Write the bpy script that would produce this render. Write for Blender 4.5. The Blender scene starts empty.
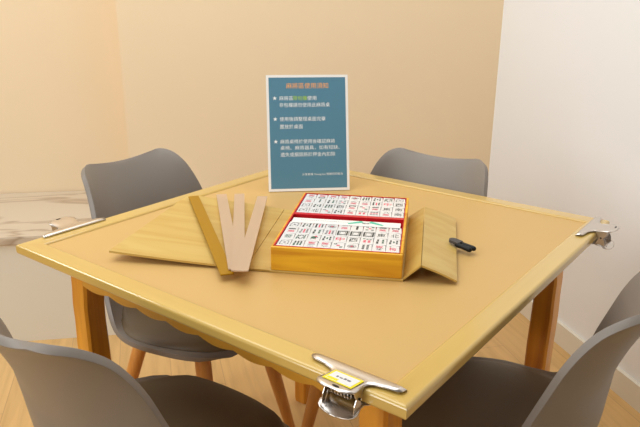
import bpy, bmesh, math, random
from mathutils import Vector, Matrix
random.seed(7)
scn = bpy.context.scene
COL = scn.collection
R = math.radians

# ------------------------------------------------------------------ helpers
def lin(r, g, b):
    f = lambda c: (c/255/12.92) if c/255 <= .04045 else ((c/255+.055)/1.055)**2.4
    return (f(r), f(g), f(b), 1)

def new_mat(name):
    m = bpy.data.materials.new(name); m.use_nodes = True
    nt = m.node_tree
    return m, nt, nt.nodes['Principled BSDF']

def plain(name, rgb, rough=.5, metal=0., spec=.5, noise=0., scale=30., bump=0., coat=0., trans=0., alpha=1., sheen=0.):
    m, nt, b = new_mat(name)
    b.inputs['Base Color'].default_value = lin(*rgb)
    b.inputs['Roughness'].default_value = rough
    b.inputs['Metallic'].default_value = metal
    b.inputs['Specular IOR Level'].default_value = spec
    b.inputs['Coat Weight'].default_value = coat
    b.inputs['Transmission Weight'].default_value = trans
    b.inputs['Alpha'].default_value = alpha
    tc = nt.nodes.new('ShaderNodeTexCoord')
    nz = nt.nodes.new('ShaderNodeTexNoise'); nz.inputs['Scale'].default_value = scale
    nz.inputs['Detail'].default_value = 5
    nt.links.new(tc.outputs['Object'], nz.inputs['Vector'])
    if noise:
        mx = nt.nodes.new('ShaderNodeMix'); mx.data_type = 'RGBA'
        c = lin(*rgb)
        mx.inputs[6].default_value = tuple(x*(1-noise) for x in c[:3])+(1,)
        mx.inputs[7].default_value = tuple(min(1, x*(1+noise)) for x in c[:3])+(1,)
        nt.links.new(nz.outputs['Fac'], mx.inputs[0])
        nt.links.new(mx.outputs[2], b.inputs['Base Color'])
    if bump:
        bp = nt.nodes.new('ShaderNodeBump'); bp.inputs['Strength'].default_value = bump
        bp.inputs['Distance'].default_value = .001
        nt.links.new(nz.outputs['Fac'], bp.inputs['Height'])
        nt.links.new(bp.outputs['Normal'], b.inputs['Normal'])
    return m

def wood(name, light, dark, axis='X', rough=.35, coat=.2, freq=1., contrast=1.):
    """long grained timber, grain running along the object's own axis"""
    m, nt, b = new_mat(name)
    tc = nt.nodes.new('ShaderNodeTexCoord')
    mp = nt.nodes.new('ShaderNodeMapping')
    s = {'X': (2.2, 34, 34), 'Y': (34, 2.2, 34), 'Z': (34, 34, 2.2)}[axis]
    mp.inputs['Scale'].default_value = tuple(v*freq for v in s)
    nt.links.new(tc.outputs['Object'], mp.inputs['Vector'])
    nz = nt.nodes.new('ShaderNodeTexNoise'); nz.inputs['Scale'].default_value = 1
    nz.inputs['Detail'].default_value = 6; nz.inputs['Distortion'].default_value = .7
    nt.links.new(mp.outputs['Vector'], nz.inputs['Vector'])
    rp = nt.nodes.new('ShaderNodeValToRGB')
    rp.color_ramp.elements[0].position = .5-.2/contrast; rp.color_ramp.elements[0].color = lin(*dark)
    rp.color_ramp.elements[1].position = .5+.12/contrast; rp.color_ramp.elements[1].color = lin(*light)
    nt.links.new(nz.outputs['Fac'], rp.inputs['Fac'])
    nt.links.new(rp.outputs['Color'], b.inputs['Base Color'])
    b.inputs['Roughness'].default_value = rough
    b.inputs['Coat Weight'].default_value = coat
    b.inputs['Coat Roughness'].default_value = .1
    return m

def link(name, bm, mat, parent=None, smooth=False, mats=None, recalc=True):
    if recalc: bmesh.ops.recalc_face_normals(bm, faces=bm.faces[:])
    me = bpy.data.meshes.new(name); bm.to_mesh(me); bm.free()
    for mm in (mats or [mat]): me.materials.append(mm)
    if smooth:
        for p in me.polygons: p.use_smooth = True
    o = bpy.data.objects.new(name, me); COL.objects.link(o)
    if parent: o.parent = parent
    return o

def tag(o, label, cat, group=None):
    o['label'] = label; o['category'] = cat
    if group: o['group'] = group
    return o

def thing(name, label, cat, loc=(0, 0, 0), rz=0., group=None):
    o = bpy.data.objects.new(name, None); COL.objects.link(o)
    o.empty_display_size = .05
    o.location = loc; o.rotation_euler = (0, 0, rz)
    return tag(o, label, cat, group)

def struct(o):
    o['kind'] = 'structure'; return o

def box(bm, x0, x1, y0, y1, z0, z1, bevel=0., seg=2, M=None, mi=0):
    vs = [bm.verts.new((x, y, z)) for x in (x0, x1) for y in (y0, y1) for z in (z0, z1)]
    F = [(0, 1, 3, 2), (4, 6, 7, 5), (0, 4, 5, 1), (2, 3, 7, 6), (0, 2, 6, 4), (1, 5, 7, 3)]
    fs = [bm.faces.new([vs[i] for i in f]) for f in F]
    for f in fs: f.material_index = mi
    if bevel:
        es = list({e for f in fs for e in f.edges})
        r = bmesh.ops.bevel(bm, geom=es, offset=bevel, segments=seg, profile=.5, affect='EDGES')
        for f in r['faces']: f.material_index = mi
        vs = list({v for v in vs if v.is_valid} | set(r['verts']))
    if M is not None: bmesh.ops.transform(bm, matrix=M, verts=[v for v in vs if v.is_valid])
    return bm

def prism(bm, pts, z0, z1):
    """polygon outline (x,y) extruded z0..z1"""
    a = [bm.verts.new((x, y, z0)) for x, y in pts]; b = [bm.verts.new((x, y, z1)) for x, y in pts]
    n = len(pts)
    bm.faces.new(a[::-1]); bm.faces.new(b)
    for i in range(n): bm.faces.new((a[i], a[(i+1) % n], b[(i+1) % n], b[i]))
    return bm

def tube(bm, pts, rad, n=8, cap=True):
    pts = [Vector(p) for p in pts]
    rads = rad if isinstance(rad, (list, tuple)) else [rad]*len(pts)
    rings = []; up = None
    for i, p in enumerate(pts):
        t = (pts[min(i+1, len(pts)-1)]-pts[max(i-1, 0)]).normalized()
        if up is None:
            up = Vector((0, 0, 1)) if abs(t.z) < .9 else Vector((1, 0, 0))
        s = t.cross(up).normalized(); up = s.cross(t).normalized()
        rings.append([bm.verts.new(p+(s*math.cos(k*2*math.pi/n)+up*math.sin(k*2*math.pi/n))*rads[i]) for k in range(n)])
    for a, b in zip(rings, rings[1:]):
        for k in range(n): bm.faces.new((a[k], a[(k+1) % n], b[(k+1) % n], b[k]))
    if cap: bm.faces.new(rings[0][::-1]); bm.faces.new(rings[-1])
    return bm

def grid(bm, P):
    """P[i][j] -> vector; open quad sheet"""
    V = [[bm.verts.new(p) for p in row] for row in P]
    for i in range(len(V)-1):
        for j in range(len(V[0])-1):
            bm.faces.new((V[i][j], V[i][j+1], V[i+1][j+1], V[i+1][j]))
    return V

def loft(bm, rings):
    V = [[bm.verts.new(p) for p in r] for r in rings]
    n = len(V[0])
    for a, b in zip(V, V[1:]):
        for k in range(n): bm.faces.new((a[k], a[(k+1) % n], b[(k+1) % n], b[k]))
    bm.faces.new(V[0][::-1]); bm.faces.new(V[-1])
    return V

def thicken(o, t, offset=0., bev=0., sub=0):
    s = o.modifiers.new('thickness', 'SOLIDIFY'); s.thickness = t; s.offset = offset
    if bev:
        b = o.modifiers.new('rim', 'BEVEL'); b.width = bev; b.segments = 3; b.limit_method = 'ANGLE'; b.angle_limit = R(50)
    if sub:
        d = o.modifiers.new('smooth', 'SUBSURF'); d.levels = sub; d.render_levels = sub
    return o

_txt = {}
def text_geo(s, bold=0):
    """(verts, faces, width, height) of a filled flat text, lower left at 0,0"""
    if s in _txt: return _txt[s]
    cu = bpy.data.curves.new('lettering_curve', 'FONT'); cu.body = s; cu.size = 1; cu.resolution_u = 2; cu.offset = bold
    o = bpy.data.objects.new('lettering_curve', cu); COL.objects.link(o)
    bpy.context.view_layer.update()
    me = o.evaluated_get(bpy.context.evaluated_depsgraph_get()).to_mesh()
    vs = [(v.co.x, v.co.y) for v in me.vertices]; fs = [tuple(p.vertices) for p in me.polygons]
    bpy.data.objects.remove(o); bpy.data.curves.remove(cu)
    x0 = min(v[0] for v in vs); y0 = min(v[1] for v in vs)
    w = max(v[0] for v in vs)-x0; h = max(v[1] for v in vs)-y0
    _txt[s] = ([(x-x0, y-y0) for x, y in vs], fs, w, h)
    return _txt[s]

def add_text(bm, s, cx, cy, w, h, f, mi=0, left=False):
    """text fitted in a w x h box centred on cx, cy (or starting at cx); f maps (x,y)->3d"""
    vs, fs, tw, th = text_geo(s)
    sx = w/tw; sy = h/th
    ox = cx if left else cx-w/2; oy = cy-h/2
    V = [bm.verts.new(f(ox+x*sx, oy+y*sy)) for x, y in vs]
    for q in fs:
        try: bm.faces.new([V[i] for i in q]).material_index = mi
        except ValueError: pass

# ------------------------------------------------------------------ materials
M_wall = plain('yellow_paint', (236, 212, 175), .75, noise=.012, scale=6, bump=.04)
M_white = plain('white_paint', (236, 236, 236), .7, noise=.01, scale=5, bump=.03)
M_base = plain('white_baseboard', (225, 218, 201), .45, noise=.01)
M_frame = wood('yellow_maple', (207, 172, 88), (196, 156, 71), 'X', .28, .9, .55)
M_legwood = wood('golden_timber', (227, 155, 38), (189, 114, 20), 'Z', .35, .3, .8)
M_apron = wood('golden_apron', (212, 154, 51), (187, 126, 33), 'X', .35, .3, .8)
M_chairleg = wood('beech', (214, 148, 70), (196, 124, 48), 'Z', .4, .15, 1.2)
M_inset = plain('tan_laminate', (203, 164, 99), .42, noise=.02, scale=18)
M_shell = plain('grey_plastic', (130, 120, 110), .42, noise=.01, scale=60)
M_pad = plain('grey_leatherette', (104, 85, 58), .5, noise=.03, scale=200, bump=.08)
M_black = plain('black_plastic', (10, 9, 9), .45, spec=.3)
M_dark = plain('black_metal', (40, 38, 36), .4, .6)
M_steel = plain('polished_steel', (216, 208, 200), .28, 1., noise=.02, scale=80)
M_bamboo = wood('bamboo_veneer', (203, 171, 94), (192, 151, 69), 'X', .42, .1, .9)
M_bambooside = wood('bamboo_side', (237, 179, 35), (210, 143, 18), 'X', .45, .1, 1.1, 1.7)
M_red = plain('red_lining', (206, 22, 34), .35, noise=.03)
M_tile = plain('ivory_tile', (228, 224, 220), .25, coat=.3)
M_tblack = plain('black_ink', (46, 52, 50), .5)
M_tgreen = plain('green_ink', (54, 96, 76), .5)
M_tred = plain('red_ink', (222, 54, 88), .5)
M_tgrey = plain('grey_ink', (122, 116, 120), .5)
M_tbeam = plain('teal_ink', (84, 190, 160), .5)
TM = [M_tile, M_tblack, M_tred, M_tgreen, M_tgrey, M_tbeam]
M_amber = plain('amber_acrylic', (171, 123, 0), .4, trans=.12, spec=.2)
M_frost = plain('frosted_acrylic', (235, 207, 176), .35, trans=.55)
M_clear = plain('clear_acrylic', (250, 252, 252), .03, trans=1.)
M_paper = plain('white_paper', (244, 240, 234), .35, coat=.3)
M_blue = plain('blue_print', (89, 135, 156), .3, noise=.05, scale=9, coat=.3)
M_orange = plain('orange_print', (250, 176, 100), .5)
M_wprint = plain('white_print', (238, 240, 238), .5)
M_gprint = plain('lime_print', (176, 214, 60), .5)
M_yellow = plain('yellow_sticker', (244, 222, 40), .5)
M_label = plain('white_sticker', (232, 230, 226), .5)
M_greyrubber = plain('grey_cord', (74, 68, 66), .6)
M_crease = plain('crease_line', (176, 132, 66), .6)

def floor_mat():
    m, nt, b = new_mat('oak_floor')
    tc = nt.nodes.new('ShaderNodeTexCoord')
    mp = nt.nodes.new('ShaderNodeMapping'); mp.inputs['Rotation'].default_value = (0, 0, R(38))
    nt.links.new(tc.outputs['Object'], mp.inputs['Vector'])
    br = nt.nodes.new('ShaderNodeTexBrick'); br.inputs['Scale'].default_value = 1
    br.inputs['Brick Width'].default_value = 1.3; br.inputs['Row Height'].default_value = .17
    br.inputs['Mortar Size'].default_value = .0012
    br.inputs['Color1'].default_value = lin(220, 179, 118); br.inputs['Color2'].default_value = lin(213, 171, 110)
    br.inputs['Mortar'].default_value = lin(190, 148, 100)
    nt.links.new(mp.outputs['Vector'], br.inputs['Vector'])
    m2 = nt.nodes.new('ShaderNodeMapping'); m2.inputs['Scale'].default_value = (3, 40, 1)
    nt.links.new(mp.outputs['Vector'], m2.inputs['Vector'])
    nz = nt.nodes.new('ShaderNodeTexNoise'); nz.inputs['Scale'].default_value = 1; nz.inputs['Detail'].default_value = 5
    nt.links.new(m2.outputs['Vector'], nz.inputs['Vector'])
    rp = nt.nodes.new('ShaderNodeValToRGB')
    rp.color_ramp.elements[0].position = .3; rp.color_ramp.elements[0].color = (.82, .8, .78, 1)
    rp.color_ramp.elements[1].position = .65; rp.color_ramp.elements[1].color = (1, 1, 1, 1)
    nt.links.new(nz.outputs['Fac'], rp.inputs['Fac'])
    mx = nt.nodes.new('ShaderNodeMix'); mx.data_type = 'RGBA'; mx.blend_type = 'MULTIPLY'; mx.inputs[0].default_value = 1
    nt.links.new(br.outputs['Color'], mx.inputs[6]); nt.links.new(rp.outputs['Color'], mx.inputs[7])
    nt.links.new(mx.outputs[2], b.inputs['Base Color'])
    b.inputs['Roughness'].default_value = .4
    return m

def marble_mat():
    m, nt, b = new_mat('white_marble')
    tc = nt.nodes.new('ShaderNodeTexCoord')
    mp = nt.nodes.new('ShaderNodeMapping'); mp.inputs['Scale'].default_value = (1.1, 5.5, 3)
    mp.inputs['Rotation'].default_value = (0, 0, R(16))
    nt.links.new(tc.outputs['Object'], mp.inputs['Vector'])
    nz = nt.nodes.new('ShaderNodeTexNoise'); nz.inputs['Scale'].default_value = 1.1
    nz.inputs['Detail'].default_value = 4; nz.inputs['Distortion'].default_value = .6
    nt.links.new(mp.outputs['Vector'], nz.inputs['Vector'])
    s = nt.nodes.new('ShaderNodeMath'); s.operation = 'SUBTRACT'; s.inputs[1].default_value = .5
    a = nt.nodes.new('ShaderNodeMath'); a.operation = 'ABSOLUTE'
    nt.links.new(nz.outputs['Fac'], s.inputs[0]); nt.links.new(s.outputs[0], a.inputs[0])
    rp = nt.nodes.new('ShaderNodeValToRGB')
    rp.color_ramp.elements[0].position = .0; rp.color_ramp.elements[0].color = lin(168, 146, 122)
    rp.color_ramp.elements[1].position = .035; rp.color_ramp.elements[1].color = lin(202, 186, 164)
    nt.links.new(a.outputs[0], rp.inputs['Fac']); nt.links.new(rp.outputs['Color'], b.inputs['Base Color'])
    b.inputs['Roughness'].default_value = .3
    return m
M_floor = floor_mat(); M_marble = marble_mat()

# ------------------------------------------------------------------ setting
bm = bmesh.new(); box(bm, -4.5, 4.2, -4.2, 4.2, -.05, 0); struct(link('floor', bm, M_floor))

def wall_strip(name, p, q, thick, z0, z1, mat, side=1):
    """upright slab from p to q; the thickness lies on the left of p->q when side=1"""
    d = Vector((q[0]-p[0], q[1]-p[1], 0)); L = d.length
    bm = bmesh.new(); box(bm, 0, L, *((0, thick) if side > 0 else (-thick, 0)), z0, z1)
    o = link(name, bm, mat); o.location = (p[0], p[1], 0); o.rotation_euler = (0, 0, math.atan2(d.y, d.x))
    return struct(o)

RC = Vector((-.326, 1.606, 0))                      # corner of back wall and right wall
rd = Vector((.788, -.616, 0))                       # along the right wall, towards the viewer
bd = Vector((-.688, -.726, 0)).normalized()         # along the back wall, leftwards
RE = RC+rd*3.6
wall_strip('wall_right', RC-rd*.1, RE, .1, 0, 2.9, M_white, 1)
wall_strip('baseboard_right', RC, RE, .014, 0, .082, M_base, -1)
LEN_BACK = 1.505
BC = RC+bd*LEN_BACK                                  # free vertical edge of the back wall
nb = Vector((-bd.y, bd.x, 0))                        # normal of the back wall (check sign below)
if nb.dot(Vector((.79, -1.08, 0))-RC) < 0: nb = -nb  # towards the viewer
bm = bmesh.new()
pr = [RC+nb*0, BC+nb*0, BC-nb*.24, RC-nb*.24]
prism(bm, [(v.x, v.y) for v in pr], 0, 2.9); struct(link('wall_back', bm, M_wall))
L0 = BC-nb*.235-bd*.3; L1 = BC-nb*.235+bd*2.6
bm = bmesh.new(); pr = [L0, L1, L1-nb*.1, L0-nb*.1]
prism(bm, [(v.x, v.y) for v in pr], 0, 2.9); struct(link('wall_left', bm, M_wall))

# built-in marble bench along the wall
be = thing('marble_bench', 'low built-in bench with veined white marble top under the yellow wall at left', 'bench', (-1.457, -.051, 0), math.atan2(-bd.y, -bd.x))
# local x runs along the bench front to the right, y into the wall
BL_ = Vector((-1.457, -.051, 0)); bx = -bd; by = -nb
def bl(p): return ((p-BL_).dot(bx), (p-BL_).dot(by))
wy = bl(L0)[1]-.004; fy = bl(BC)[1]-.004; ex = bl(BC)[0]-.004; rx = ex+.30
bm = bmesh.new(); prism(bm, [(-1.6, -.012), (rx+.01, -.012), (rx+.01, fy), (ex, fy), (ex, wy), (-1.6, wy)], .383, .412)
bmesh.ops.bevel(bm, geom=bm.edges[:], offset=.003, segments=2, affect='EDGES'); link('bench_top', bm, M_marble, be)
bm = bmesh.new(); prism(bm, [(-1.6, 0), (rx, 0), (rx, fy-.002), (ex-.002, fy-.002), (ex-.002, wy-.002), (-1.6, wy-.002)], 0, .383); link('bench_front', bm, M_base, be)
print('bench', wy, fy, ex)

# ------------------------------------------------------------------ table
T = .75; S = .45; FW = .042
tb = thing('mahjong_table', 'square yellow wood mahjong table with raised rim in the middle of the room', 'table')
for k in range(4):
    bm = bmesh.new()
    # rail along local x, outer edge at y=-S
    pts = [(-S, -S), (S, -S), (S-FW, -S+FW), (-S+FW, -S+FW)]
    prism(bm, pts, T-.021, T)
    es = [e for e in bm.edges if abs(e.verts[0].co.z-T) < 1e-5 and abs(e.verts[1].co.z-T) < 1e-5
          and abs(e.verts[0].co.y-e.verts[1].co.y) < 1e-5]
    es += [e for e in bm.edges if abs(e.verts[0].co.z-T+.021) < 1e-5 and abs(e.verts[1].co.z-T+.021) < 1e-5
          and abs(e.verts[0].co.y+S) < 1e-5 and abs(e.verts[1].co.y+S) < 1e-5]
    bmesh.ops.bevel(bm, geom=es, offset=.006, segments=5, profile=.5, affect='EDGES')
    o = link('frame_rail', bm, M_frame, tb); o.rotation_euler = (0, 0, k*math.pi/2)
bm = bmesh.new(); q = S-FW; box(bm, -q, q, -q, q, T-.016, T-.0045); link('inset_panel', bm, M_inset, tb)
LC = .3565
for k in range(4):
    # scalloped apron
    n = 120; x0 = -LC+.02; x1 = LC-.02; top = []; bot = []
    for i in range(n+1):
        t = i/n; x = x0+(x1-x0)*t
        u = t*8; w = abs(math.sin(u*math.pi))
        endd = min(1, min(t, 1-t)/.06)
        bot.append((x, T-.021-.060-.007*w-.002*(1-endd)))
        top.append((x, T-.021))
    bm = bmesh.new(); ring = top+bot[::-1]
    f = [bm.verts.new((x, -LC-.026, z)) for x, z in ring]; g = [bm.verts.new((x, -LC-.006, z)) for x, z in ring]
    N = n+1; m_ = len(ring)
    for i in range(n):
        bm.faces.new((f[i], f[i+1], f[m_-2-i], f[m_-1-i])); bm.faces.new((g[i], g[m_-1-i], g[m_-2-i], g[i+1]))
    for i in range(m_): bm.faces.new((f[i], g[i], g[(i+1) % m_], f[(i+1) % m_]))
    o = link('apron', bm, M_apron, tb); o.rotation_euler = (0, 0, k*math.pi/2)
for sx in (-1, 1):
    for sy in (-1, 1):
        rings = []
        prof = [(T-.022, .0255, 0), (T-.07, .0255, 0), (T-.10, .025, .001), (T-.135, .0245, .003), (T-.175, .024, .003),
                (T-.23, .0250, .003), (T-.30, .0250, .0015), (T-.40, .0245, .001), (T-.52, .0235, 0), (T-.64, .0225, -.002), (0.012, .0225, -.002), (0, .021, -.002)]
        # finer
        fine = []
        for a, b in zip(prof, prof[1:]):
            for j in range(3):
                t = j/3; fine.append(tuple(a[i]+(b[i]-a[i])*t for i in range(3)))
        fine.append(prof[-1])
        for z, h, off in fine:
            cx = sx*(LC+off); cy = sy*(LC+off); c = .005
            ring = [(-h+c, -h), (h-c, -h), (h, -h+c), (h, h-c), (h-c, h), (-h+c, h), (-h, h-c), (-h, -h+c)]
            rings.append([(cx+x, cy+y, z) for x, y in ring])
        bm = bmesh.new(); loft(bm, rings); link('leg', bm, M_legwood, tb, smooth=False)

# ------------------------------------------------------------------ chairs
def cr(P, t):
    """catmull-rom through P (list of tuples), t in 0..1"""
    n = len(P)-1; f = min(t*n, n-1e-6); i = int(f); u = f-i
    g = lambda k: P[max(0, min(n, k))]
    out = []
    for c in range(len(P[0])):
        a, b, d, e = g(i-1)[c], g(i)[c], g(i+1)[c], g(i+2)[c]
        out.append(.5*((2*b)+(-a+d)*u+(2*a-5*b+4*d-e)*u*u+(-a+3*b-3*d+e)*u**3))
    return out
# (y, z) of the centre line ; (x, y, z) of the side edge ; front lip to top of the back
CEN = [(.264, .415), (.240, .432), (.14, .434), (.03, .430), (-.055, .430), (-.102, .445), (-.125, .490), (-.130, .555), (-.133, .610), (-.146, .665), (-.170, .730), (-.200, .785), (-.211, .798)]
EDG = [(.105, .256, .414), (.182, .222, .432), (.224, .135, .441), (.236, .05, .443), (.231, .0, .455), (.221, -.03, .492), (.209, -.055, .545), (.199, -.070, .602), (.188, -.088, .658), (.179, -.105, .708), (.170, -.124, .748), (.161, -.146, .779), (.147, -.175, .802), (.122, -.199, .811), (.088, -.206, .809)]
def shell_pt(u, v):
    c = cr(CEN, v); e = cr(EDG, v); a = abs(u); s = a**2.3
    x = e[0]*(a*.92+.08*a**3)
    y = c[0]+(e[1]-c[0])*s; z = c[1]+(e[2]-c[1])*s
    rise = max(0, z-.45)
    return Vector((math.copysign(x, u) if u else 0, y-rise*.04, z-rise*.0095))

CHAIR_GROUP = 'grey padded chairs around the table'
def make_chair():
    t = thing('dining_chair', 'x', 'chair')
    NU, NV = 24, 44
    bm = bmesh.new()
    grid(bm, [[shell_pt(-1+2*i/NU, j/NV) for i in range(NU+1)] for j in range(NV+1)])
    bmesh.ops.recalc_face_normals(bm, faces=bm.faces[:])
    o = link('shell', bm, M_shell, t, True, recalc=False)
    thicken(o, .013, 0, .005)
    # padded seat cushion following the shell
    bm = bmesh.new(); top = []; bot = []
    nu, nv = 20, 24
    for j in range(nv+1):
        rt = []; rb = []
        for i in range(nu+1):
            a = -1+2*i/nu; b = -1+2*j/nv
            # squircle map
            x = a*math.sqrt(1-b*b*.36); y = b*math.sqrt(1-a*a*.36)
            u = x*.955; v = .006+(.43-.012)*(y*.5+.5)*.985
            p = shell_pt(u, v); d = 1-max(abs(a), abs(b))**6
            rt.append(p+Vector((0, 0, .009+.019*d))); rb.append(p+Vector((0, 0, .004)))
        top.append(rt); bot.append(rb)
    A = grid(bm, top); B = grid(bm, bot)
    per = lambda G: [G[0][i] for i in range(nu+1)]+[G[j][nu] for j in range(1, nv+1)]+[G[nv][i] for i in range(nu-1, -1, -1)]+[G[j][0] for j in range(nv-1, 0, -1)]
    pa, pb = per(A), per(B); n = len(pa)
    for i in range(n): bm.faces.new((pa[i], pb[i], pb[(i+1) % n], pa[(i+1) % n]))
    c = link('seat_cushion', bm, M_pad, t, True); c['label'] = 'darker grey padded seat cushion'
    # under-seat bracket and legs
    bm = bmesh.new(); box(bm, -.12, .12, .125, .155, .400, .420, .004); box(bm, -.018, .018, -.06, .15, .398, .418, .004); box(bm, -.11, .11, -.065, -.035, .396, .418, .004)
    box(bm, -.09, .09, -.09, .09, .416, .424, .003)
    link('seat_bracket', bm, M_dark, t)
    for sx, sy in ((-1, 1), (1, 1), (-1, -1), (1, -1)):
        bm = bmesh.new()
        a = Vector((sx*.10, .15, .424)) if sy > 0 else Vector((sx*.09, -.05, .424))
        b = Vector((sx*.155, .245, 0)) if sy > 0 else Vector((sx*.18, -.155, 0))
        rr = []
        dn = (b-a).normalized()
        sv = Vector((0, 0, 1)).cross(dn).normalized(); uv = sv.cross(dn)
        for q_, h in ((0, .0175), (.15, .0205), (.5, .019), (.98, .0125), (1, .0115)):
            cpt = a+(b-a)*q_
            rr.append([Vector((cpt.x+math.cos(k*math.pi/6)*h, cpt.y+math.sin(k*math.pi/6)*h, cpt.z)) for k in range(12)])
        loft(bm, rr); link('leg', bm, M_chairleg, t, True)
    return t

def copy_thing(root):
    r = root.copy(); COL.objects.link(r)
    for ch in list(root.children):
        c = ch.copy(); COL.objects.link(c); c.parent = r
        for g in list(ch.children):
            d = g.copy(); COL.objects.link(d); d.parent = c
    return r

chair = make_chair()
CH = [((-.472, .002), -88.7, 'grey shell chair behind the table at left, in front of the marble bench'),
      ((-.028, .344), 183, 'grey shell chair behind the table at right, near the white wall'),
      ((-.057, -.483), 2.2, 'grey shell chair in the lower left foreground, seen from behind its backrest'),
      ((.440, .004), 90, 'grey shell chair in the lower right foreground, its side rim facing the viewer')]
for i, ((x, y), rz, lab) in enumerate(CH):
    c = chair if i == 0 else copy_thing(chair)
    c.location = (x, y, 0); c.rotation_euler = (0, 0, R(rz)); tag(c, lab, 'chair', CHAIR_GROUP)

# ------------------------------------------------------------------ mahjong case
TP = T-.0045                                        # level of the inset panel
ang = math.atan2(.474, .88)
BW, BD, BH = .238, .346, .0505                       # box width, depth, height of its rim over the panel
case = thing('mahjong_case', 'open bamboo wrap-around mahjong case with red lining and flaps spread out on the table', 'mahjong case', (.037, -.232, TP), ang)
bm = bmesh.new(); box(bm, -.003, BW+.003, -.0012, BD+.001, 0, .0045, .001); link('base_board', bm, M_bamboo, case)
w = .007
bm = bmesh.new()
wl = .0035; wb = .004
box(bm, 0, BW, 0, w, .0045, BH, .0015); box(bm, 0, BW, BD-wb, BD, .0045, BH, .001)
box(bm, 0, wl, w, BD-wb, .0045, BH, .001); box(bm, BW-.0048, BW, w, BD-wb, .0045, BH+.001, .0012)
link('box_wall', bm, M_bambooside, case)
bm = bmesh.new(); g_ = .0002; z1 = BH+.0006; xa = wl+g_; xb = BW-.0048-g_; ya = w+g_; yb = BD-wb-g_
box(bm, xa, xb, ya, yb, .005, .008)
box(bm, xa, xb, ya, ya+.0011, .008, z1); box(bm, xa, xb, yb-.0012, yb, .008, z1)
box(bm, xa, xa+.0025, ya, yb, .008, z1); box(bm, xb-.0012, xb, ya, yb, .008, z1)
box(bm, xa, xb, .190, .2010, .008, z1-.0003)
li = link('red_tray', bm, M_red, case); li['label'] = 'glossy red tray lining'
# left lid lying open, slightly lifted to its far end
def sheet(name, quad, mat, t=.0042, nu=14, nv=10, parent=case, sag=None):
    bm = bmesh.new(); a, b, c, d = [Vector(p) for p in quad]
    P = []
    for j in range(nv+1):
        row = []
        for i in range(nu+1):
            u = i/nu; v = j/nv
            p = (a*(1-u)+b*u)*(1-v)+(d*(1-u)+c*u)*v
            if sag: p = p+Vector((0, 0, sag(u, v)))
            row.append(p)
        P.append(row)
    V = grid(bm, P)
    lo = bmesh.ops.duplicate(bm, geom=bm.verts[:]+bm.edges[:]+bm.faces[:])
    vm = lo['vert_map']
    for row in V:
        for v in row: vm[v].co.z -= t
    per = V[0][:]+[V[j][nu] for j in range(1, nv+1)]+[V[nv][i] for i in range(nu-1, -1, -1)]+[V[j][0] for j in range(nv-1, 0, -1)]
    n = len(per)
    for i in range(n):
        p, q = per[i], per[(i+1) % n]
        bm.faces.new((p, q, vm[q], vm[p]))
    return link(name, bm, mat, parent)
sheet('spine_strip', [(-.0025, 0, .0048), (-.047, 0, .0052), (-.047, BD, .0068), (-.0025, BD, .0048)], M_bamboo, .0040)
lid = sheet('lid_panel', [(-.0478, 0, .0062), (-.313, 0, .0215), (-.278, BD+.006, .0295), (-.0478, BD, .0075)], M_bamboo, .0042,
            sag=lambda u, v: -.0015*math.sin(u*math.pi)*(1-v))
# crease near the lid's outer edge
# right side: narrow strip rising from the base, then flap falling to the table
sheet('side_strip', [(BW+.003, 0, .0065), (BW+.0325, 0, .0335), (BW+.0355, BD-.002, .0315), (BW+.003, BD, .0065)], M_bamboo, .0038,
      sag=lambda u, v: .0025*math.sin(v*9)*u*(1-u)*2)
flap = sheet('flap', [(BW+.0335, 0, .0338), (BW+.0965, 0, .0085), (BW+.106, BD-.002, .0085), (BW+.0365, BD-.002, .0318)], M_bamboo, .0038,
      sag=lambda u, v: .0016*math.sin(v*7+1)*math.sin(u*math.pi))

# cord toggle on the flap
def W2C(p):
    return Matrix.Rotation(-ang, 3, 'Z') @ (Vector(p)-Vector((.037, -.232, TP)))
p0 = W2C((0.2386, 0.0801, .762)); p1 = W2C((0.2972, 0.0733, .757))
d = (p1-p0); L = d.length; d.normalize(); s = d.cross(Vector((0, 0, 1))).normalized()
bm = bmesh.new()
up = s.cross(d).normalized()
for k in (-1, 1):
    st = p0+d*(L*.30)+s*k*.0056; en = p0+d*(L*(.96 if k < 0 else .92))+s*k*.0056
    tube(bm, [st, st+d*.004, st+d*.012, en-d*.006, en-d*.002, en], [.004, .0052, .0046, .0052, .0046, .003], 10)
cl = link('toggle_clasp', bm, M_black, flap, True); cl['label'] = 'black twin toggle clasp'
bm = bmesh.new()
ring = [p0+d*(.010-.010*math.cos(a_))*1.0+s*.0088*math.sin(a_) for a_ in [math.pi*(i/8)-math.pi/2+math.pi*0 for i in range(9)]]
out = []
for i in range(13):
    a_ = math.pi/2+math.pi*i/12
    out.append(p0+d*(.0088+.0088*math.cos(a_))+s*.0088*math.sin(a_))
out += [p0+d*(L*.42)-s*.0088, p0+d*(L*.42)+s*.0088]
lo_ = [bm.verts.new(v-up*.001+Vector((0, 0, .001))) for v in out]; hi_ = [bm.verts.new(v+up*.0056) for v in out]
bm.faces.new(lo_); bm.faces.new(hi_[::-1])
for i in range(len(out)): bm.faces.new((lo_[i], lo_[(i+1) % len(out)], hi_[(i+1) % len(out)], hi_[i]))
tg = link('clasp_tab', bm, M_greyrubber, flap); tg['label'] = 'rounded grey tab of the clasp'

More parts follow.
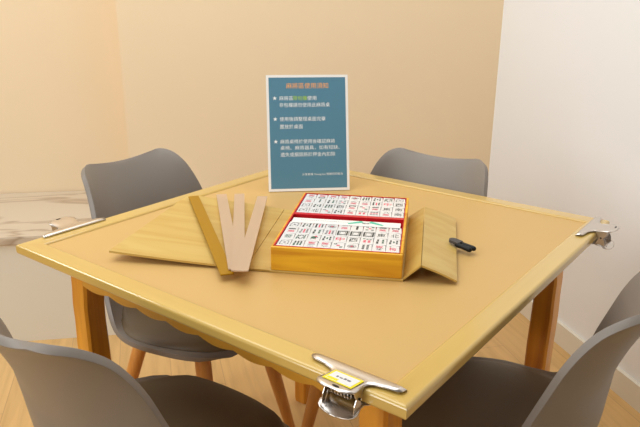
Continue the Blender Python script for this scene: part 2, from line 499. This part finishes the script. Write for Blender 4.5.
# ------------------------------------------------------------------ mahjong tiles
TW, TH, TD = .02474, .03294, .0205
PW, PH = .0248, .0330
TOPZ = BH+.0008                                      # tile faces relative to case origin
def circle(bm, cx, cy, rx, ry, mi, z, n=14):
    f = bm.faces.new([bm.verts.new((cx+rx*math.cos(k*2*math.pi/n), cy+ry*math.sin(k*2*math.pi/n), z)) for k in range(n)])
    f.material_index = mi
def ringp(bm, cx, cy, r0, r1, mi, z, n=16, sy=1.):
    A = [bm.verts.new((cx+r0*math.cos(k*2*math.pi/n), cy+sy*r0*math.sin(k*2*math.pi/n), z)) for k in range(n)]
    B = [bm.verts.new((cx+r1*math.cos(k*2*math.pi/n), cy+sy*r1*math.sin(k*2*math.pi/n), z)) for k in range(n)]
    for k in range(n): bm.faces.new((A[k], A[(k+1) % n], B[(k+1) % n], B[k])).material_index = mi
def rect(bm, cx, cy, w_, h_, mi, z, rot=0.):
    c, s_ = math.cos(rot), math.sin(rot)
    f = bm.faces.new([bm.verts.new((cx+x*c-y*s_, cy+x*s_+y*c, z)) for x, y in ((-w_/2, -h_/2), (w_/2, -h_/2), (w_/2, h_/2), (-w_/2, h_/2))])
    f.material_index = mi
BK, RD, GN, GY = 1, 2, 3, 4
def bam(bm, pts, z, h_, w_=.0026):
    for x, y, mi in pts:
        rect(bm, x, y, w_*1.25, h_*1.06, mi, z); rect(bm, x, y+h_*.5-.0004, w_*1.6, .0011, mi, z+.00003); rect(bm, x, y-h_*.5+.0004, w_*1.6, .0011, mi, z+.00003)
NAMES = {}
def design(k):
    z = .00012
    def f(bm):
        T3 = lambda x, y: (x, y, z)
        if k == 'W':                                  # framed blank
            for a in (0, 1):
                w_, h_ = (.017, .024) if a == 0 else (.012, .018)
                t = .0032 if a == 0 else .0010
                for sx in (-1, 1): rect(bm, sx*(w_/2), 0, t, h_, BK, z)
                for sy in (-1, 1): rect(bm, 0, sy*(h_/2), w_+t, t, BK, z+.00002)
        elif k == 'V':                                # dashed frame
            for sx in (-1, 1):
                for y in (-.0075, 0, .0075): rect(bm, sx*.0078, y, .0022, .0055, GY if y == 0 else BK, z)
            for sy in (-1, 1):
                for x in (-.004, .004): rect(bm, x, sy*.011, .0045, .002, GY, z)
            circle(bm, 0, 0, .003, .004, GY, z)
        elif k[0] == 'B':
            n = k[1]
            if n == '1': bam(bm, [(0, 0, BK)], z, .018, .0034)
            if n == '2': bam(bm, [(0, .0065, GN), (0, -.0065, BK)], z, .010)
            if n == '3': bam(bm, [(-.0065, 0, BK), (0, 0, RD), (.0065, 0, BK)], z, .021, .0025)
            if n == '4': bam(bm, [(x, y, BK if x < 0 else GN) for x in (-.0055, .0055) for y in (-.0065, .0065)], z, .0105, .003)
            if n == '5': bam(bm, [(x, y, BK) for x in (-.0066, .0066) for y in (-.0062, .0062)]+[(0, 0, GN)], z, .0095)
            if n == '6': bam(bm, [(x, y, BK if y > 0 else GN) for x in (-.0064, 0, .0064) for y in (-.0064, .0064)], z, .0105, .0028)
            if n == '8':
                for sx in (-1, 1):
                    for sy in (-1, 1):
                        rect(bm, sx*.0035, sy*.0068, .0026, .0105, BK, z, sx*sy*.5); rect(bm, sx*.0078, sy*.0065, .0024, .011, GN, z+.00002)
            if n == '9': bam(bm, [(x, y, RD if x == 0 else GY) for x in (-.0066, 0, .0066) for y in (-.0085, 0, .0085)], z, .0068, .0028)
        elif k[0] == 'D':
            n = k[1]
            if n == '1':
                ringp(bm, 0, 0, .0074, .0095, GY, z, 20); ringp(bm, 0, 0, .0035, .0056, BK, z, 16); circle(bm, 0, 0, .0028, .0028, RD, z)
            if n == '3':
                for (x, y), mi in zip([(-.0065, .009), (0, 0), (.0065, -.009)], (BK, RD, GN)): ringp(bm, x, y, .0012, .0038, mi, z)
            if n == '5':
                for (x, y), mi in zip([(-.006, .009), (.006, .009), (0, 0), (-.006, -.009), (.006, -.009)], (BK, GN, RD, GN, BK)): ringp(bm, x, y, .001, .0034, mi, z)
            if n == '7':
                for i, (x, y) in enumerate([(-.007, .0115), (0, .0095), (.007, .0075)]): ringp(bm, x, y, .0008, .0029, GN, z)
                for x in (-.0048, .0048):
                    for y in (-.001, -.0085): ringp(bm, x, y, .0008, .0034, RD, z)
            if n == '8':
                for x in (-.0046, .0046):
                    for y in (-.0108, -.0036, .0036, .0108): ringp(bm, x, y, .0008, .0030, BK, z)
            if n == '9':
                for x in (-.0068, 0, .0068):
                    for y, mi in ((-.0095, GY), (0, RD), (.0095, BK)): ringp(bm, x, y, .0008, .0030, mi, z)
        elif k[0] == 'M' or k[0] == 'N':
            g = (lambda x, y: (x, y, z)) if k[0] == 'M' else (lambda x, y: (-x, -y, z))
            add_text(bm, k[1], 0, .0078, .014, .0105 if k[1] not in '一二' else .005, g, BK)
            add_text(bm, '萬', 0, -.0062, .0155, .0135, g, RD)
        elif k == 'F':                                 # flower
            add_text(bm, '梅', .0, -.003, .014, .018, T3, RD); circle(bm, -.006, .011, .0022, .0022, GN, z)
        elif k == 'S':                                 # bird
            circle(bm, -.001, -.001, .0055, .0075, GN, z); circle(bm, .003, .008, .003, .0033, RD, z+.00003)
            rect(bm, -.005, -.008, .002, .009, BK, z+.00002, -.5); rect(bm, .004, -.009, .0016, .006, RD, z+.00002)
            rect(bm, .0065, .002, .0018, .010, BK, z, .5)
        else:
            add_text(bm, k, 0, 0, .0175, .0215, T3, {'中': RD, '發': GN}.get(k, BK))
    return f
DESC = {'W': 'empty black double frame', 'V': 'broken dark frame', 'B1': 'single bamboo bar', 'B2': 'two bamboo bars', 'B3': 'one red among bamboo bars',
        'B4': 'four bamboo bars', 'B5': 'five bamboo bars', 'B6': 'six bamboo bars', 'B8': 'slanted bamboo bars', 'B9': 'nine small bamboo bars', 'D1': 'one large round dot',
        'D3': 'three dots on a diagonal', 'D5': 'five dots', 'D7': 'red dots under green dots', 'D8': 'two columns of dark dots', 'D9': 'nine dots', 'F': 'red flower', 'S': 'small bird',
        '中': 'red centre character', '發': 'green character'}
FRONT = [['V', 'B6', 'N三', 'N六', 'D3', 'D1', 'D8', 'N五', 'F'],
         ['發', 'B8', 'S', 'B5', '中', '西', 'D7', 'B4', 'B5'],
         ['M一', 'B9', 'B4', 'B9', 'W', 'W', 'W', '東', '北'],
         ['V', 'B5', 'B3', 'D1', 'M二', 'B1', 'D5', 'M一', 'M四']]
BACK = [['V', '北', 'D3', 'B5', 'M七', 'D7', 'D9', 'M八', '南'],
        ['V', 'B5', 'B6', '西', 'M四', 'D3', 'M一', '東', '南'],
        ['M二', 'B2', 'B4', 'D5', 'M九', 'M六', 'B3', '中', '西'],
        ['N九', 'N四', 'N八', 'N七', 'D1', 'B6', 'B5', 'B8', 'V']]
ORD = ['first', 'second', 'third', 'fourth', 'fifth', 'sixth', 'seventh', 'eighth', 'ninth']
ROW = ['nearest', 'second', 'third', 'farthest']
_tm = {}
def tile_mesh(k):
    if k in _tm: return _tm[k]
    bm = bmesh.new(); box(bm, -TW/2, TW/2, -TH/2, TH/2, -TD, 0, .0006, 2)
    nv = len(bm.verts); design(k)(bm); bm.verts.ensure_lookup_table()
    for v in bm.verts[nv:]: v.co.x *= .86; v.co.y *= .82
    me = bpy.data.meshes.new('mahjong_tile'); 
    bm.normal_update()
    for f in bm.faces:
        if f.material_index and f.normal.z < 0: f.normal_flip()
    bm.to_mesh(me); bm.free()
    for mm in TM: me.materials.append(mm)
    _tm[k] = me; return me
for name, rows, b0, nm in (('front', FRONT, .0085, 'front'), ('back', BACK, .2025, 'rear')):
    for r, row in enumerate(rows):
        for c, k in enumerate(row):
            o = bpy.data.objects.new('mahjong_tile', tile_mesh(k)); COL.objects.link(o)
            lx = .0085+PW*(c+.5); ly = b0+PH*(r+.5)
            p = Matrix.Rotation(ang, 3, 'Z') @ Vector((lx, ly, 0))
            o.location = (.037+p.x, -.232+p.y, TP+TOPZ); o.rotation_euler = (0, 0, ang)
            d_ = DESC.get(k) or ('numeral over red character' if k[0] in 'MN' else 'black wind character')
            tag(o, f'white tile with {d_}, {ORD[c]} from left in {ROW[r]} row, {nm} tray', 'mahjong tile', f'mahjong tiles in the {nm} tray')
# tiles of the bottom layer carry the visible ones: a second, plain layer under each tray
for nm, b0 in (('front', .0085), ('rear', .2025)):
    bm = bmesh.new(); box(bm, .0088, .0085+PW*9-.0004, b0+.0003, b0+PH*4-.0003, .0082, TOPZ-TD-.0004, .0008)
    o = link('tray_insert', bm, M_red, case)

# printed paper slip lying across the back of the front tray
slip = thing('paper_slip', 'narrow white printed slip with green ornament lying across the tiles of the front tray', 'paper slip', (.037, -.232, TP), ang)
zs = TOPZ+.0004
bm = bmesh.new(); box(bm, .0115, .2275, .1345, .1625, zs, zs+.0008); link('slip_sheet', bm, M_paper, slip)
bm = bmesh.new(); zz = zs+.0010
def s3(x, y): return (x, y, zz)
for sx, cx in ((-1, .137), (1, .181)):
    for i in range(5):
        rect(bm, cx+sx*(-.012+i*.0054), .1545-.0030*(i-.8), .0066, .0105-.0010*i, 5, zz+.00002*i, -sx*.5)
add_text(bm, '福來', .159, .150, .015, .010, s3, 1)
for i in range(26): rect(bm, .03+i*.0037, .151, .0026, .0011, 4, zz)
link('slip_print', bm, M_tblack, slip, mats=TM)

# ------------------------------------------------------------------ rulers (long racks)
def ruler(name, a, b, mat, label, w_=.0235, t=.0030, lip=.0085):
    a = Vector(a); b = Vector(b); d = b-a; L = d.length
    bm = bmesh.new()
    # flat bar extruded along x
    pr_ = [(-w_/2, 0), (w_/2, 0), (w_/2, t), (-w_/2, t)]
    A = [bm.verts.new((0, y, z)) for y, z in pr_]; B = [bm.verts.new((L, y, z)) for y, z in pr_]
    bm.faces.new(A[::-1]); bm.faces.new(B)
    for i in range(len(pr_)): bm.faces.new((A[i], A[(i+1) % len(pr_)], B[(i+1) % len(pr_)], B[i]))
    bmesh.ops.bevel(bm, geom=[e for e in bm.edges if abs(e.verts[0].co.x-e.verts[1].co.x) < 1e-6], offset=.0006, segments=1, affect='EDGES')
    m = link(name, bm, mat)
    xx = d.normalized(); yy = Vector((0, 0, 1)).cross(xx).normalized(); zz_ = xx.cross(yy)
    m.matrix_world = Matrix(((xx.x, yy.x, zz_.x, a.x), (xx.y, yy.y, zz_.y, a.y), (xx.z, yy.z, zz_.z, a.z), (0, 0, 0, 1)))
    return tag(m, label, 'ruler', 'long mahjong rulers on the case lid')
ruler('mahjong_ruler', (-0.3483, -0.0655, 0.776), (0.0026, -0.3092, 0.757), M_amber, 'amber yellow acrylic mahjong ruler, leftmost of the fanned four')
ruler('mahjong_ruler', (-0.3194, -0.0032, 0.771), (0.0042, -0.2912, 0.7615), M_frost, 'frosted white acrylic mahjong ruler right beside the amber one')
ruler('mahjong_ruler', (-0.2859, 0.0235, 0.772), (0.0212, -0.301, 0.7665), M_frost, 'frosted white acrylic mahjong ruler in the middle of the three white ones')
ruler('mahjong_ruler', (-0.2382, 0.0521, 0.768), (0.0364, -0.3079, 0.772), M_frost, 'frosted white acrylic mahjong ruler nearest the tile case, on top of the others')

# ------------------------------------------------------------------ sign
sg = thing('table_sign', 'blue notice card with white border and Chinese rules standing on the table', 'sign')
BLs = Vector((-.2958, .1515, TP)); BRs = Vector((-.1478, .2915, TP))
SWd = .2035; SHt = .2877; lean = R(15)
dx = (BRs-BLs); dx.z = 0; dx.normalize(); nn = Vector((-dx.y, dx.x, 0))
mid = (BLs+BRs)/2-dx*.0055+nn*.003
sg.location = mid
sg.rotation_euler = (0, 0, math.atan2(dx.y, dx.x))
def SP(off):  # local frame on the leaning sheet: x right, y up the sheet, off towards the viewer
    k = 1.024                                         # an A4 sheet
    return lambda x, y: (x*k, y*k*math.sin(lean)-off*math.cos(lean), y*k*math.cos(lean)+off*math.sin(lean)+.0014)
def slab(bm, x0, x1, y0, y1, o0, o1):
    V = [bm.verts.new(SP(o)(x, y)) for o in (o0, o1) for x, y in ((x0, y0), (x1, y0), (x1, y1), (x0, y1))]
    for f in ((0, 3, 2, 1), (4, 5, 6, 7), (0, 1, 5, 4), (1, 2, 6, 5), (2, 3, 7, 6), (3, 0, 4, 7)): bm.faces.new([V[i] for i in f])
hw = SWd/2
bm = bmesh.new(); slab(bm, -hw, hw, 0, SHt, 0, .0012); sheet_o = link('printed_sheet', bm, M_paper, sg)
bm = bmesh.new(); slab(bm, -hw+.0062, hw-.0062, .0065, SHt-.0062, .0012, .00135); link('blue_field', bm, M_blue, sheet_o)
bm = bmesh.new(); slab(bm, -hw, hw, 0, SHt, -.0028, -.0003)
V = [bm.verts.new(p) for p in ((-hw, .006, .0), (hw, .006, .0), (hw, .085, .0), (-hw, .085, .0), (-hw, .006, .0025), (hw, .006, .0025), (hw, .085, .0025), (-hw, .085, .0025))]
for f in ((0, 3, 2, 1), (4, 5, 6, 7), (0, 1, 5, 4), (1, 2, 6, 5), (2, 3, 7, 6), (3, 0, 4, 7)): bm.faces.new([V[i] for i in f])
ac = link('acrylic_stand', bm, M_clear, sg); ac['label'] = 'clear acrylic stand behind the card'
F = SP(.00155)
ch = .0116
def line(bm, s, x, ytop, left=True, c=ch, h=None):
    add_text(bm, s, x, SHt-ytop, c*len(s)*.985, h or c*.93, F, 0, left)
def lettering(name, items, mat):
    bm = bmesh.new()
    for it in items: line(bm, *it[:3], **(it[3] if len(it) > 3 else {}))
    bm.normal_update()
    return link(name, bm, mat, sheet_o, recalc=False)
X0 = -hw+.0315
lettering('title_lettering', [('麻將區使用須知', 0, .0265, dict(left=False, c=.0152))], M_orange)
lettering('rule_lettering', [('麻將區', X0, .057), ('使用', X0+ch*6, .057), ('非包檯請勿使用此麻將桌', X0, .0737)], M_wprint)
lettering('rule_lettering', [('使用後請整理桌面完畢', X0, .1083), ('置放於桌面', X0, .127)], M_wprint)
lettering('rule_lettering', [('麻將桌椅於使用後確認麻將', X0, .1640), ('桌椅、麻將器具，如有短缺、', X0, .1797), ('遺失或損毀將於押金內扣除', X0, .1962)], M_wprint)
lettering('highlight_lettering', [('限包檯', X0+ch*3, .057)], M_gprint)
bm = bmesh.new()
add_text(bm, '分享客棧 Young Inn 感謝您的配合', .034, SHt-.2466, .103, .0068, F); link('footer_lettering', bm, M_wprint, sheet_o, recalc=False)
for yt in (.057, .1083, .1640):
    bm = bmesh.new(); cx = -hw+.0205; cy = SHt-yt
    pts = [(cx+(.0056 if i % 2 == 0 else .0024)*math.sin(i*math.pi/5), cy+(.0056 if i % 2 == 0 else .0024)*math.cos(i*math.pi/5)) for i in range(10)]
    c0 = bm.verts.new(F(cx, cy)); vs = [bm.verts.new(F(*p)) for p in pts]
    for i in range(10): bm.faces.new((c0, vs[(i+1) % 10], vs[i]))
    link('star_bullet', bm, M_wprint, sheet_o, recalc=False)

# ------------------------------------------------------------------ bulldog clips
def make_clip():
    t = thing('bulldog_clip', 'x', 'clip')
    HB = .074
    def plate(rows, zf, nx=16):
        P = []
        for y, z, hw_ in rows:
            P.append([Vector((hw_*(-1+2*i/nx), y, zf(z, -1+2*i/nx, y))) for i in range(nx+1)])
        return P
    rows = [(-.0045, .0002, HB-.002), (-.0062, .0022, HB), (-.0056, .0040, HB), (-.003, .0052, HB), (.001, .0056, HB), (.0045, .0054, HB-.001), (.0078, .0050, HB-.006), (.0098, .0048, .048), (.013, .0048, .037), (.017, .005, .0305), (.022, .0056, .028),
            (.028, .0064, .0275), (.034, .0074, .0285), (.040, .0084, .0300), (.046, .0092, .0303), (.051, .0098, .0285), (.055, .0100, .0245), (.058, .0098, .017), (.0595, .0094, .008)]
    bm = bmesh.new(); grid(bm, plate(rows, lambda z, u, y: z-(.0022*abs(u)**6 if y > .012 else .0018*abs(u)**14)))
    a = link('upper_jaw', bm, M_steel, t, True); thicken(a, .0013, 0)
    # oval hole near the lip: a dark inlaid slot
    bm = bmesh.new()
    vs = [bm.verts.new((-.004+.0055*math.cos(k*math.pi/8), .0535+.0018*math.sin(k*math.pi/8), .0112)) for k in range(16)]
    v2 = [bm.verts.new(v.co-Vector((0, 0, .0012))) for v in vs]
    bm.faces.new(vs); bm.faces.new(v2[::-1])
    for k in range(16): bm.faces.new((vs[k], v2[k], v2[(k+1) % 16], vs[(k+1) % 16]))
    link('eyelet', bm, M_dark, a)
    # lower jaw under the table edge, handle dropping away
    bt = -.0225
    rows2 = [(-.0045, bt-.0002, HB-.002), (-.0062, bt-.0022, HB), (-.003, bt-.0068, HB), (.001, bt-.0074, HB-.001), (.0075, bt-.0054, HB-.014), (.0098, bt-.0048, .048), (.013, bt-.0045, .037), (.022, bt-.005, .028),
             (.030, bt-.0055, .0275), (.037, bt-.007, .0295), (.043, bt-.009, .0303), (.048, bt-.0105, .0285), (.0515, bt-.0117, .0235), (.0535, bt-.0124, .016), (.0545, bt-.0126, .007)]
    bm = bmesh.new(); grid(bm, plate(rows2, lambda z, u, y: z+(.0022*abs(u)**6 if y > .012 else .001*abs(u)**14)))
    b = link('lower_jaw', bm, M_steel, t, True); thicken(b, .0013, 0)
    # side ears folded from each plate
    for sx in (-1, 1):
        for top_ in (True, False):
            x = sx*(.0268 if top_ else .0252)
            if top_: pts = [(.0215, .0055), (.046, .008), (.043, -.004), (.036, -.0135), (.0305, -.0135)]
            else: pts = [(.0235, bt-.005), (.044, bt-.008), (.042, bt+.004), (.036, bt+.0145), (.0305, bt+.0145)]
            bm = bmesh.new()
            A = [bm.verts.new((x-.0005, y, z)) for y, z in pts]; B = [bm.verts.new((x+.0005, y, z)) for y, z in pts]
            bm.faces.new(A); bm.faces.new(B[::-1])
            for i in range(len(pts)): bm.faces.new((A[i], A[(i+1) % len(pts)], B[(i+1) % len(pts)], B[i]))
            link('ear', bm, M_steel, a if top_ else b)
    # coil spring on the pivot with its two arms
    bm = bmesh.new(); cz = -.0095; cy = .034
    pts = [(-.019, cy+.017, .007), (-.0185, cy+.005, cz+.006)]
    n = 12*7
    for i in range(n+1):
        pts.append((-.018+.036*i/n, cy+.0052*math.cos(i/12*2*math.pi), cz+.0052*math.sin(i/12*2*math.pi)))
    pts += [(.0185, cy+.006, cz-.005), (.019, cy+.012, bt-.0065)]
    tube(bm, pts, .0010, 6)
    link('spring', bm, M_steel, t, True)
    bm = bmesh.new(); tube(bm, [(-.029, cy, cz), (.029, cy, cz)], .0018, 8); link('pivot_pin', bm, M_dark, t, True)
    return t
def clip_label(t):
    bm = bmesh.new()
    def q(x0, x1, y0, y1, dz):
        z = lambda y: .0056+(.0038)*(y-.022)/.026+.0010+dz
        pts = [(x0, y0), (x1, y0), (x1, y1), (x0, y1)]
        A = [bm.verts.new((x, y, z(y))) for x, y in pts]; B = [bm.verts.new((x, y, z(y)-.0002)) for x, y in pts]
        bm.faces.new(A)
        fs = [bm.faces.new(B[::-1])]+[bm.faces.new((A[i], B[i], B[(i+1) % 4], A[(i+1) % 4])) for i in range(4)]
        return fs
    q(-.023, .023, .016, .047, .0004)
    o = link('sticker', bm, M_yellow, t); o['label'] = 'white sticker with yellow border'
    bm = bmesh.new(); q(-.0195, .0195, .0195, .044, .0006); s_ = link('sticker_panel', bm, M_label, o)
    bm = bmesh.new()
    for i, (x, y, w_, h_) in enumerate([(-.009, .031, .005, .004), (-.003, .0305, .004, .0045), (.003, .0315, .005, .003), (.009, .031, .003, .004)]):
        q(x-w_/2, x+w_/2, y-h_/2, y+h_/2, .0008)
    link('sticker_print', bm, M_tgrey, o)
    bm = bmesh.new(); q(.002, .0185, .0375, .0435, .0008); link('sticker_badge', bm, M_yellow, o)
clip0 = make_clip()
clip2 = copy_thing(clip0); clip3 = copy_thing(clip0)
clip_label(clip0)
G = 'steel bulldog clips on the table rim'
for c, loc, rz, lab in ((clip0, (.358, -.4245, T), 180, 'steel bulldog clip with white and yellow sticker on the near table edge'),
                        (clip2, (.4265, .372, T), -90, 'steel bulldog clip without sticker on the right corner of the table'),
                        (clip3, (-.4400, -.322, T), 90, 'steel bulldog clip without sticker on the left rim beside the marble bench')):
    c.location = loc; c.rotation_euler = (0, 0, R(rz)); tag(c, lab, 'clip', G)

# ------------------------------------------------------------------ light
w_ = bpy.data.worlds.new('room_light'); scn.world = w_; w_.use_nodes = True
bg = w_.node_tree.nodes['Background']; bg.inputs[0].default_value = (1.0, .92, .82, 1); bg.inputs[1].default_value = .17
def area(name, loc, target, size, power, col, sy=None):
    l = bpy.data.lights.new(name, 'AREA'); l.energy = power; l.color = col; l.shape = 'RECTANGLE'; l.size = size; l.size_y = sy or size
    o = bpy.data.objects.new(name, l); COL.objects.link(o); o.location = loc
    o.rotation_euler = (Vector(target)-Vector(loc)).to_track_quat('-Z', 'Y').to_euler()
    return o
area('ceiling_light', (-.6, -.3, 2.75), (-.6, -.3, 0), 2.4, 53, (.95, .985, 1))
area('window_light', (-.7, -3.1, 1.9), (-.2, .5, .8), 1.6, 50, (.95, .98, 1))
area('corner_lamp', (-2.7, -1.75, 2.25), (0, .2, .7),   .7, 14, (1, .98, .95))

# ------------------------------------------------------------------ camera
f, pit, yaw, cx, cy, cz, roll = 668.64746, .323167033, -.648364243, .788850715, -1.0766642, 1.23734382, .00662818
cam = bpy.data.cameras.new('camera'); co = bpy.data.objects.new('camera', cam); COL.objects.link(co)
cam.sensor_fit = 'HORIZONTAL'; cam.sensor_width = 36; cam.lens = f*36/640
fw = Vector((math.sin(yaw)*math.cos(pit), math.cos(yaw)*math.cos(pit), -math.sin(pit)))
r = Vector((math.cos(yaw), -math.sin(yaw), 0)); u = r.cross(fw)
r2 = r*math.cos(roll)+u*math.sin(roll); u2 = -r*math.sin(roll)+u*math.cos(roll); bz = -fw
co.matrix_world = Matrix(((r2.x, u2.x, bz.x, cx), (r2.y, u2.y, bz.y, cy), (r2.z, u2.z, bz.z, cz), (0, 0, 0, 1)))
cam.clip_start = .02
scn.camera = co
scn.view_settings.view_transform = 'Standard'; scn.view_settings.look = 'None'
scn.view_settings.exposure = 0; scn.view_settings.gamma = 1; scn.view_settings.use_curve_mapping = False
